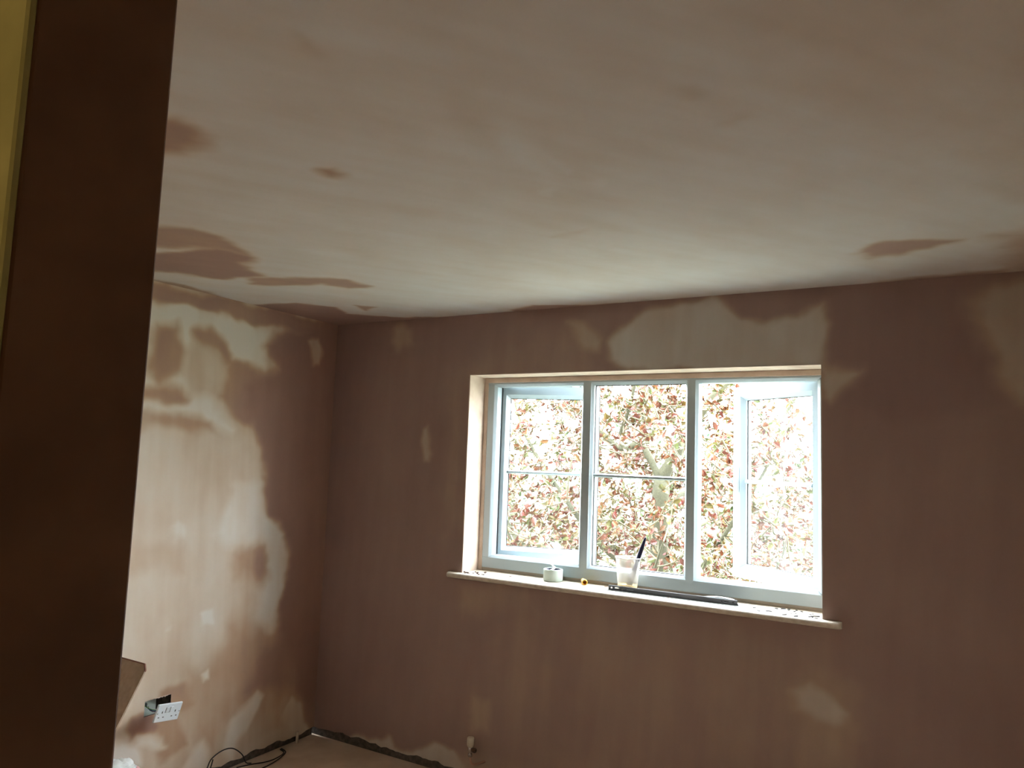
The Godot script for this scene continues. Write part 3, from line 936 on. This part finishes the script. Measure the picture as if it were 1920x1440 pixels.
# ---------------------------------------------------------------- things on and by the walls and floor
func build_wall_things() -> void:
	# galvanised back box in the left wall
	var gal := mat(Color(0.66, 0.70, 0.68), 0.5, 0.2)
	var bx := thing("back_box", "open galvanised metal socket box set in a ragged hole in the left wall", "socket box", Vector3(-0.002, 0.428, 1.050))
	var st := begin()
	box(st, Vector3(-0.050, -0.034, -0.046), Vector3(-0.048, 0.034, 0.046))
	part("back_plate", st, gal, bx)
	for r in [[Vector3(-0.048, -0.034, -0.046), Vector3(-0.002, -0.032, 0.046)], [Vector3(-0.048, 0.032, -0.046), Vector3(-0.004, 0.034, 0.046)], [Vector3(-0.048, -0.032, 0.044), Vector3(-0.001, 0.032, 0.046)]]:
		st = begin()
		box(st, r[0], r[1])
		part("side_plate", st, gal, bx)
	st = begin()
	lathe(st, [Vector2(0, 0.001), Vector2(0.009, 0.001), Vector2(0.009, 0)], 16, Transform3D(Basis(Vector3(0, 0, 1), Vector3(1, 0, 0), Vector3(0, 1, 0)), Vector3(-0.0478, 0.0, 0.008)))
	part("knockout", st, mat(Color(0.3, 0.33, 0.32), 0.6, 0.2), bx)

	# the double socket plate that hangs loose in front of it
	var pl := thing("socket_faceplate", "white double socket faceplate hanging loose from the left wall on its wires", "socket", Vector3(0.1218, 0.428, 1.0593))
	pl.rotation = Vector3(0.1947, 1.6361, -0.1565)
	var white := mat(Color(0.86, 0.90, 0.92), 0.3)
	st = begin()
	box(st, Vector3(-0.068, -0.040, -0.010), Vector3(0.068, 0.040, 0.0), 0.0025)
	part("plate", st, white, pl)
	var dark := mat(Color(0.05, 0.05, 0.06), 0.6)
	for c in [-0.036, 0.036]:                        # pin holes of each outlet
		for h in [[-0.0022, -0.001, 0.0022, 0.0085], [-0.0165, -0.020, -0.0085, -0.0165], [0.0085, -0.020, 0.0165, -0.0165]]:
			st = begin()
			box(st, Vector3(c + h[0], h[1], -0.006), Vector3(c + h[2], h[3], 0.0004))
			part("pin_hole", st, dark, pl)
	for c in [-0.011, 0.011]:                        # rocker switches at the top
		st = begin()
		box(st, Vector3(c - 0.0085, 0.002, -0.004), Vector3(c + 0.0085, 0.026, 0.0028), 0.0015, Transform3D(Basis(Vector3.RIGHT, 0.06), Vector3.ZERO))
		part("rocker_switch", st, white, pl)
	st = begin()
	box(st, Vector3(-0.0215, 0.001, -0.004), Vector3(-0.0203, 0.022, 0.0005))
	box(st, Vector3(-0.0215, 0.001, -0.004), Vector3(0.002, 0.0026, 0.0005))
	part("switch_gap", st, dark, pl)
	for c in [-0.0602, 0.0602]:
		st = begin(true)
		lathe(st, [Vector2(0.0032, 0), Vector2(0.003, 0.0006), Vector2(0.0, 0.0006)], 14, Transform3D(Basis(Vector3(1, 0, 0), Vector3(0, 0, 1), Vector3(0, -1, 0)), Vector3(c, 0, 0)))
		part("screw_cap", st, mat(Color(0.6, 0.62, 0.62), 0.4), pl)
	var inv := pl.transform.affine_inverse()
	for k in 3:
		st = begin(true)
		var from := Vector3(-0.046, 0.418 + 0.008 * k, 1.045 + 0.012 * k)
		var to: Vector3 = pl.transform * Vector3(-0.02 + 0.02 * k, 0.0, -0.009)
		var pts := []
		var rad := []
		for i in 9:
			var t := i / 8.0
			pts.append(inv * (from.lerp(to, t) + Vector3(0, -0.012 * sin(PI * t), 0.01 * sin(TAU * t))))
			rad.append(0.0016)
		tube(st, pts, rad, 6)
		part("wire", st, mat([Color(0.35, 0.18, 0.10), Color(0.12, 0.22, 0.5), Color(0.3, 0.5, 0.15)][k], 0.5), pl)

	# board leaning back by the left wall
	var bd := thing("leaning_board", "brown board with a clipped corner leaning by the left wall beside the dark door reveal", "board", Vector3(0.02, 0.0, 1.815))
	var lean := 0.490
	var xf := Transform3D(Basis(Vector3(1, 0, 0), Vector3(0, cos(lean), -sin(lean)), Vector3(0, sin(lean), cos(lean))), Vector3(0, 0.012, 0))
	st = begin()
	slab(st, PackedVector2Array([Vector2(0, 0), Vector2(0.43, 0), Vector2(0.43, 0.828), Vector2(0.405, 0.852), Vector2(0, 0.852)]), -0.006, 0.0, xf)
	part("panel", st, speckled(Color(0.62, 0.54, 0.46), Color(0.68, 0.60, 0.52), 0.02, 3.0, 18, 0.8), bd)
	st = begin()
	slab(st, PackedVector2Array([Vector2(0, 0.8522), Vector2(0.405, 0.8522), Vector2(0.4302, 0.8282), Vector2(0.4302, 0.835), Vector2(0.408, 0.857), Vector2(0, 0.857)]), -0.006, 0.0, xf)
	part("edge_strip", st, mat(Color(0.50, 0.33, 0.27), 0.8), bd)

	# plaster sack at the foot of the left wall
	var sk := thing("plaster_sack", "pink paper sack with a crumpled white top at the foot of the left wall", "sack", Vector3(0.150, 0.0, 1.41))
	var crump := noise(18.0, 91, 3)
	for layer in 2:
		st = begin(true)
		var nu := 40
		var nv := 20
		var point := func(i: int, j: int) -> Vector3:
			var t := TAU * i / nu
			var v := float(j) / nv
			if layer == 1:
				v = 0.90 + 0.1 * v
			var e := pow(maxf(0.0, 1.0 - pow(v, 5.0)), 0.5)
			var r := 1.0 if v < 0.7 else maxf(e, 0.0)
			var cx := signf(cos(t)) * pow(absf(cos(t)), 0.6)
			var cz := signf(sin(t)) * pow(absf(sin(t)), 0.6)
			var p := Vector3(cx * 0.13 * r, v * 0.305, cz * 0.215 * (0.35 + 0.65 * r))
			p += p.normalized() * crump.get_noise_3d(p.x * 1.3, p.y * 1.3, p.z * 1.3) * 0.02
			p.y = maxf(p.y, 0.0)
			if layer == 1:
				p = Vector3(p.x * 1.03 + 0.002 * signf(p.x), p.y + 0.003, p.z * 1.02)
			return p
		for i in nu:
			for j in nv:
				var a: Vector3 = point.call(i, j)
				var b: Vector3 = point.call(i + 1, j)
				var c: Vector3 = point.call(i + 1, j + 1)
				var d: Vector3 = point.call(i, j + 1)
				quad(st, a, b, c, d, (a + c) / 2.0 - Vector3(0, 0.12, 0))
		part("paper_body" if layer == 0 else "paper_collar", st, mat(Color(0.86, 0.68, 0.66), 0.8) if layer == 0 else mat(Color(0.86, 0.88, 0.87), 0.8), sk)

	# capped radiator valve on its tail
	var vv := thing("radiator_valve", "radiator valve with a white cap on a bent pipe tail below the window", "valve", Vector3(1.112, 0.0, 0.055))
	var chrome := mat(Color(0.75, 0.74, 0.74), 0.25, 0.9)
	var cream := mat(Color(0.78, 0.74, 0.66), 0.5)
	st = begin(true)
	lathe(st, [Vector2(0.011, 0.188), Vector2(0.017, 0.196), Vector2(0.0185, 0.204), Vector2(0.0180, 0.232), Vector2(0.0160, 0.236), Vector2(0.0, 0.236)], 20)
	part("cap", st, cream, vv)
	st = begin(true)
	lathe(st, [Vector2(0.007, 0.142), Vector2(0.0105, 0.144), Vector2(0.0105, 0.158), Vector2(0.0075, 0.160), Vector2(0.0075, 0.168), Vector2(0.0110, 0.170), Vector2(0.0110, 0.188), Vector2(0.008, 0.190)], 12)
	part("valve_body", st, chrome, vv)
	st = begin(true)
	lathe(st, [Vector2(0.006, 0.0), Vector2(0.012, 0.006), Vector2(0.0125, 0.022), Vector2(0.010, 0.026), Vector2(0.007, 0.024), Vector2(0.0, 0.020)], 16, Transform3D(Basis(Vector3(0, 0, -1), Vector3(1, 0, 0), Vector3(0, -1, 0)), Vector3(0.006, 0.178, 0.0)))
	part("union_nut", st, mat(Color(0.34, 0.27, 0.22), 0.4, 0.6), vv)
	st = begin(true)
	var pp := [Vector3(0, 0.146, 0), Vector3(0.003, 0.125, 0), Vector3(0.007, 0.112, -0.002), Vector3(0.018, 0.106, -0.008), Vector3(0.032, 0.108, -0.024), Vector3(0.048, 0.113, -0.050), Vector3(0.054, 0.115, -0.060)]
	tube(st, pp, [0.0062, 0.0062, 0.0062, 0.0062, 0.0062, 0.0062, 0.0062], 10)
	part("pipe", st, mat(Color(0.70, 0.56, 0.48), 0.4, 0.3), vv)

	# plastic pipe stub in the corner
	var stub := thing("pipe_stub", "short pale plastic pipe stub standing in the gap near the room corner", "pipe", Vector3(0.012, 0.0, 0.140))
	st = begin(true)
	lathe(st, [Vector2(0.0, 0.0), Vector2(0.0075, 0.0), Vector2(0.0075, 0.058), Vector2(0.006, 0.060), Vector2(0.006, 0.05), Vector2(0, 0.05)], 14)
	part("pipe", st, cream, stub)

	# loose cables on the floor by the left wall
	var black := mat(Color(0.04, 0.035, 0.035), 0.5)
	var runs := [
		["thin black cable looping up from the floor against the left wall", [Vector3(0.02, 0.004, 0.86), Vector3(0.03, 0.05, 0.765), Vector3(0.03, 0.100, 0.730), Vector3(0.03, 0.122, 0.665), Vector3(0.03, 0.112, 0.600), Vector3(0.03, 0.065, 0.540), Vector3(0.03, 0.015, 0.510), Vector3(0.035, 0.004, 0.48)]],
		["black cable curving along the floor edge nearest the left wall gap", [Vector3(0.02, 0.004, 0.56), Vector3(0.045, 0.004, 0.495), Vector3(0.085, 0.005, 0.43), Vector3(0.095, 0.006, 0.37), Vector3(0.070, 0.005, 0.29), Vector3(0.02, 0.006, 0.27)]],
		["black cable lying farther out on the floor by the left wall", [Vector3(0.16, 0.004, 0.66), Vector3(0.135, 0.004, 0.54), Vector3(0.128, 0.005, 0.44), Vector3(0.110, 0.006, 0.36), Vector3(0.078, 0.008, 0.285), Vector3(0.02, 0.008, 0.262)]],
		["second thin black cable looping against the left wall under the first", [Vector3(0.025, 0.004, 0.80), Vector3(0.04, 0.04, 0.755), Vector3(0.038, 0.070, 0.735), Vector3(0.033, 0.098, 0.722)]]]
	for r in runs:
		var curve := Curve3D.new()
		var pts: Array = r[1]
		for i in pts.size():
			var tang: Vector3 = (pts[mini(i + 1, pts.size() - 1)] - pts[maxi(i - 1, 0)]) / 6.0
			curve.add_point(pts[i], -tang, tang)
		var fine := []
		var rad := []
		for i in 41:
			fine.append(curve.sample_baked(curve.get_baked_length() * i / 40.0, true))
			rad.append(0.003)
		st = begin(true)
		tube(st, fine, rad, 7)
		st.generate_normals()
		var cb := MeshInstance3D.new()
		cb.mesh = st.commit()
		cb.material_override = black
		add_numbered(cb, "cable")
		meta(cb, r[0], "cable")

# ---------------------------------------------------------------- outside
func leaf_mesh() -> ArrayMesh:
	var st := begin()
	var base := Vector3(0, 0, 0)
	var tip := Vector3(0, 1, -0.16)
	var m0 := Vector3(0, 0.35, 0.03)
	var m1 := Vector3(0, 0.7, -0.03)
	for s in [-1.0, 1.0]:
		var e0 := Vector3(s * 0.23, 0.33, 0.10)
		var e1 := Vector3(s * 0.20, 0.68, 0.04)
		tri(st, base, m0, e0, Vector3.BACK)
		quad(st, m0, m1, e1, e0, Vector3.BACK)
		tri(st, m1, tip, e1, Vector3.BACK)
	st.generate_normals()
	return st.commit()

func leaf_cloud(parent: Node, xfs: Array, cols: Array, m: Material) -> void:
	var mm := MultiMesh.new()
	mm.transform_format = MultiMesh.TRANSFORM_3D
	mm.use_colors = true
	mm.mesh = leaf_mesh()
	mm.instance_count = xfs.size()
	for i in xfs.size():
		mm.set_instance_transform(i, xfs[i])
		mm.set_instance_color(i, cols[i])
	var o := MultiMeshInstance3D.new()
	o.name = "foliage"
	o.multimesh = mm
	o.material_override = m
	o.set_meta("kind", "stuff")
	parent.add_child(o, true)

func leaf_material() -> StandardMaterial3D:
	var m := mat(Color.WHITE, 0.45)
	m.vertex_color_use_as_albedo = true
	m.backlight_enabled = true
	m.backlight = Color(0.25, 0.2, 0.17)
	return m

func spray(xfs: Array, cols: Array, at: Vector3, dir: Vector3, size: float, palette: Array) -> void:
	var d := (dir + Vector3(rng.randfn(), rng.randfn() * 0.8 - 0.15, rng.randfn()) * 0.55).normalized()
	var s := d.cross(Vector3(rng.randfn(), rng.randfn(), rng.randfn())).normalized()
	var k := size * rng.randf_range(0.7, 1.25)
	xfs.append(Transform3D(Basis(s, d, s.cross(d)).scaled_local(Vector3.ONE * k), at))
	var c: Color = palette[rng.randi() % palette.size()]
	cols.append(Color(c.r * rng.randf_range(0.8, 1.2), c.g * rng.randf_range(0.8, 1.2), c.b * rng.randf_range(0.8, 1.2)))

func build_garden() -> void:
	var gr := structure("ground")
	var st := begin()
	box(st, Vector3(-40, -3.1, -60), Vector3(40, -2.85, -0.3))
	part("lawn", st, speckled(Color(0.36, 0.38, 0.31), Color(0.46, 0.47, 0.40), 0.02, 0.5, 61, 0.95), gr)

	# copper-leaved tree just outside the window
	var tree := thing("copper_tree", "copper red leaved tree with mossy branches filling the view outside the window", "tree", Vector3(0.95, -2.85, -3.3))
	var off := tree.position
	var bark := speckled(Color(0.20, 0.20, 0.15), Color(0.31, 0.31, 0.23), 0.04, 3.0, 62, 0.9)
	var limbs := [
		[[Vector3(0.95, -2.85, -3.3), Vector3(0.92, -1.2, -3.28), Vector3(0.97, 0.2, -3.15), Vector3(1.01, 1.1, -3.04), Vector3(1.035, 1.52, -3.0)], 0.11, 0.070],
		[[Vector3(1.035, 1.50, -3.0), Vector3(1.10, 1.63, -3.0), Vector3(1.23, 1.86, -3.0), Vector3(1.36, 2.05, -2.97), Vector3(1.56, 2.27, -2.92), Vector3(1.85, 2.6, -2.9), Vector3(2.0, 3.0, -2.9)], 0.055, 0.014],
		[[Vector3(1.03, 1.48, -3.0), Vector3(0.93, 1.66, -3.0), Vector3(0.83, 1.80, -3.0), Vector3(0.69, 1.75, -2.98), Vector3(0.575, 1.81, -2.96), Vector3(0.3, 2.1, -2.9), Vector3(0.05, 2.6, -2.85)], 0.034, 0.010],
		[[Vector3(0.68, 1.75, -2.98), Vector3(0.66, 1.88, -2.96), Vector3(0.73, 2.02, -2.9), Vector3(0.85, 2.35, -2.8), Vector3(0.9, 2.9, -2.75)], 0.022, 0.006],
		[[Vector3(0.98, 0.45, -3.12), Vector3(0.84, 0.68, -2.95), Vector3(0.70, 0.81, -2.8), Vector3(0.52, 0.96, -2.78), Vector3(0.2, 1.35, -2.7), Vector3(-0.2, 1.9, -2.7), Vector3(-0.45, 2.5, -2.8)], 0.034, 0.008],
		[[Vector3(0.96, 0.1, -3.15), Vector3(1.25, 0.5, -2.8), Vector3(1.6, 0.95, -2.55), Vector3(1.95, 1.5, -2.5), Vector3(2.2, 2.0, -2.5)], 0.03, 0.007],
		[[Vector3(0.93, -0.6, -3.25), Vector3(0.5, -0.1, -3.1), Vector3(-0.1, 0.5, -3.0), Vector3(-0.7, 1.3, -3.0), Vector3(-1.1, 2.2, -3.1)], 0.04, 0.010],
		[[Vector3(0.93, -0.8, -3.25), Vector3(1.6, -0.2, -3.2), Vector3(2.3, 0.5, -3.1), Vector3(2.8, 1.2, -3.1)], 0.04, 0.010],
		[[Vector3(1.0, 0.9, -3.06), Vector3(0.8, 1.4, -3.6), Vector3(0.5, 2.0, -4.0), Vector3(0.3, 2.9, -4.3)], 0.035, 0.010],
		[[Vector3(1.02, 1.2, -3.03), Vector3(1.4, 1.6, -3.5), Vector3(1.8, 2.0, -3.9), Vector3(2.2, 2.7, -4.1)], 0.035, 0.010],
		[[Vector3(0.98, 0.3, -3.12), Vector3(1.1, 0.6, -2.6), Vector3(1.3, 0.85, -2.1), Vector3(1.5, 1.1, -1.7)], 0.025, 0.006],
		[[Vector3(0.97, 0.2, -3.14), Vector3(0.6, 0.45, -2.5), Vector3(0.2, 0.8, -2.1), Vector3(0.0, 1.3, -1.9)], 0.025, 0.006],
		[[Vector3(0.95, -0.3, -3.2), Vector3(0.8, 0.1, -3.9), Vector3(0.4, 0.7, -4.4), Vector3(0.0, 1.5, -4.6)], 0.03, 0.008],
		[[Vector3(0.95, -0.2, -3.2), Vector3(1.5, 0.2, -3.8), Vector3(2.2, 0.7, -4.2), Vector3(2.7, 1.4, -4.3)], 0.03, 0.008]]
	var nodes := []
	for l in limbs:
		var curve := Curve3D.new()
		var pts: Array = l[0]
		for i in pts.size():
			var tang: Vector3 = (pts[mini(i + 1, pts.size() - 1)] - pts[maxi(i - 1, 0)]) / 6.0
			curve.add_point(pts[i] - off, -tang, tang)
		var fine := []
		var rad := []
		var k := 26
		for i in k + 1:
			var p := curve.sample_baked(curve.get_baked_length() * i / k, true)
			fine.append(p)
			rad.append(lerpf(l[1], l[2], float(i) / k) * (1.0 + 0.12 * sin(i * 2.1)))
			if l[2] < 0.05 or i > 14:
				nodes.append(p)
		st = begin(true)
		tube(st, fine, rad, 10)
		part("trunk" if l[2] > 0.05 else "branch", st, bark, tree)
	var reds := [Color(0.087, 0.020, 0.009), Color(0.102, 0.029, 0.010), Color(0.077, 0.016, 0.009), Color(0.113, 0.040, 0.012), Color(0.087, 0.026, 0.014), Color(0.097, 0.063, 0.012), Color(0.068, 0.059, 0.012), Color(0.113, 0.049, 0.015), Color(0.085, 0.085, 0.026), Color(0.060, 0.075, 0.024)]
	var xfs := []
	var cols := []
	var twigs := begin(true)
	var holes := noise(0.9, 71, 2)
	var made := 0
	while made < 3500:
		var p := Vector3(rng.randf_range(-1.9, 3.3), rng.randf_range(-1.2, 3.9), rng.randf_range(-4.7, -1.7))
		var c := (p - Vector3(0.8, 1.3, -3.2)) / Vector3(2.6, 2.6, 1.6)
		if c.length() > 1.0 or holes.get_noise_3dv(p) < -0.30:
			continue
		if p.x + p.y * 0.8 > 3.55 and rng.randf() < 0.8:
			continue
		# the crown is thin on the house side of the big fork
		if p.z > -3.0 and rng.randf() < 0.85 and (Vector2(p.x, p.y) - Vector2(1.12, 1.60 - 0.15 * (p.z + 3.0))).length() < 0.30:
			continue
		p -= off
		var best: Vector3 = nodes[0]
		for n in nodes:
			if n.y < p.y + 0.15 and n.distance_squared_to(p) < best.distance_squared_to(p):
				best = n
		if best.distance_to(p) > 0.75 and made > 200:
			continue
		made += 1
		var bend := Vector3(rng.randfn(), rng.randfn(), rng.randfn()) * 0.07
		var pts := []
		var rad := []
		for i in 6:
			var t := i / 5.0
			pts.append(best.lerp(p, t) + bend * sin(PI * t) + Vector3(0, 0.08 * t * t, 0))
			rad.append(lerpf(0.0065, 0.0022, t))
		tube(twigs, pts, rad, 4, false)
		if made % 2 == 0:
			nodes.append(pts[3])
			nodes.append(pts[5])
		var dir: Vector3 = (pts[5] - pts[4]).normalized()
		var n_leaf := rng.randi_range(8, 15)
		for i in n_leaf:
			var t: float = 1.0 - 0.75 * float(i) / n_leaf
			var f: float = t * 5.0
			var q: Vector3 = pts[int(minf(f, 4.0))].lerp(pts[int(minf(f, 4.0)) + 1], f - floorf(minf(f, 4.0)))
			var s := Vector3(rng.randfn(), rng.randfn(), rng.randfn()).normalized()
			spray(xfs, cols, q, (dir * 0.5 + s).normalized(), 0.062, reds)
	var tw := part("twigs", twigs, mat(Color(0.34, 0.33, 0.25), 0.8), tree)
	tw.set_meta("kind", "stuff")
	leaf_cloud(tree, xfs, cols, leaf_material())

	# green trees farther off
	var greens := [Color(0.044, 0.066, 0.031), Color(0.062, 0.079, 0.040), Color(0.040, 0.062, 0.035), Color(0.075, 0.084, 0.048)]
	for t in [[Vector3(-1.5, -2.85, -11.0), 5.4, 2.3, "green leafy tree seen through the right hand casement behind the copper tree"], [Vector3(-6.5, -2.85, -12.0), 4.6, 2.4, "pale green tree far behind the left side of the copper tree"], [Vector3(1.9, -2.85, -9.5), 3.6, 1.7, "low green bush tree behind the lower right of the copper tree"]]:
		var g := thing("green_tree", t[3], "tree", t[0])
		st = begin(true)
		var h: float = t[1]
		var r: float = t[2]
		tube(st, [Vector3.ZERO, Vector3(0.05, h * 0.3, 0.03), Vector3(-0.04, h * 0.6, 0.0), Vector3(0.02, h * 0.9, 0)], [0.14, 0.11, 0.07, 0.02], 9)
		for i in 10:
			var a := i * 2.4
			tube(st, [Vector3(0, h * (0.3 + 0.05 * i), 0), Vector3(cos(a) * r * 0.4, h * (0.4 + 0.05 * i), sin(a) * r * 0.4), Vector3(cos(a) * r * 0.75, h * (0.47 + 0.045 * i), sin(a) * r * 0.75)], [0.05, 0.03, 0.01], 6)
		part("trunk", st, bark, g)
		var gx := []
		var gc := []
		var cen := Vector3(0, h * 0.62, 0)
		for i in 5200:
			var d := Vector3(rng.randfn(), rng.randfn(), rng.randfn()).normalized() * pow(rng.randf(), 0.4)
			var q := cen + d * Vector3(r, h * 0.40, r)
			if holes.get_noise_3dv(q * 1.6) < -0.15:
				continue
			spray(gx, gc, q, d.normalized(), 0.11, greens)
		leaf_cloud(g, gx, gc, leaf_material())
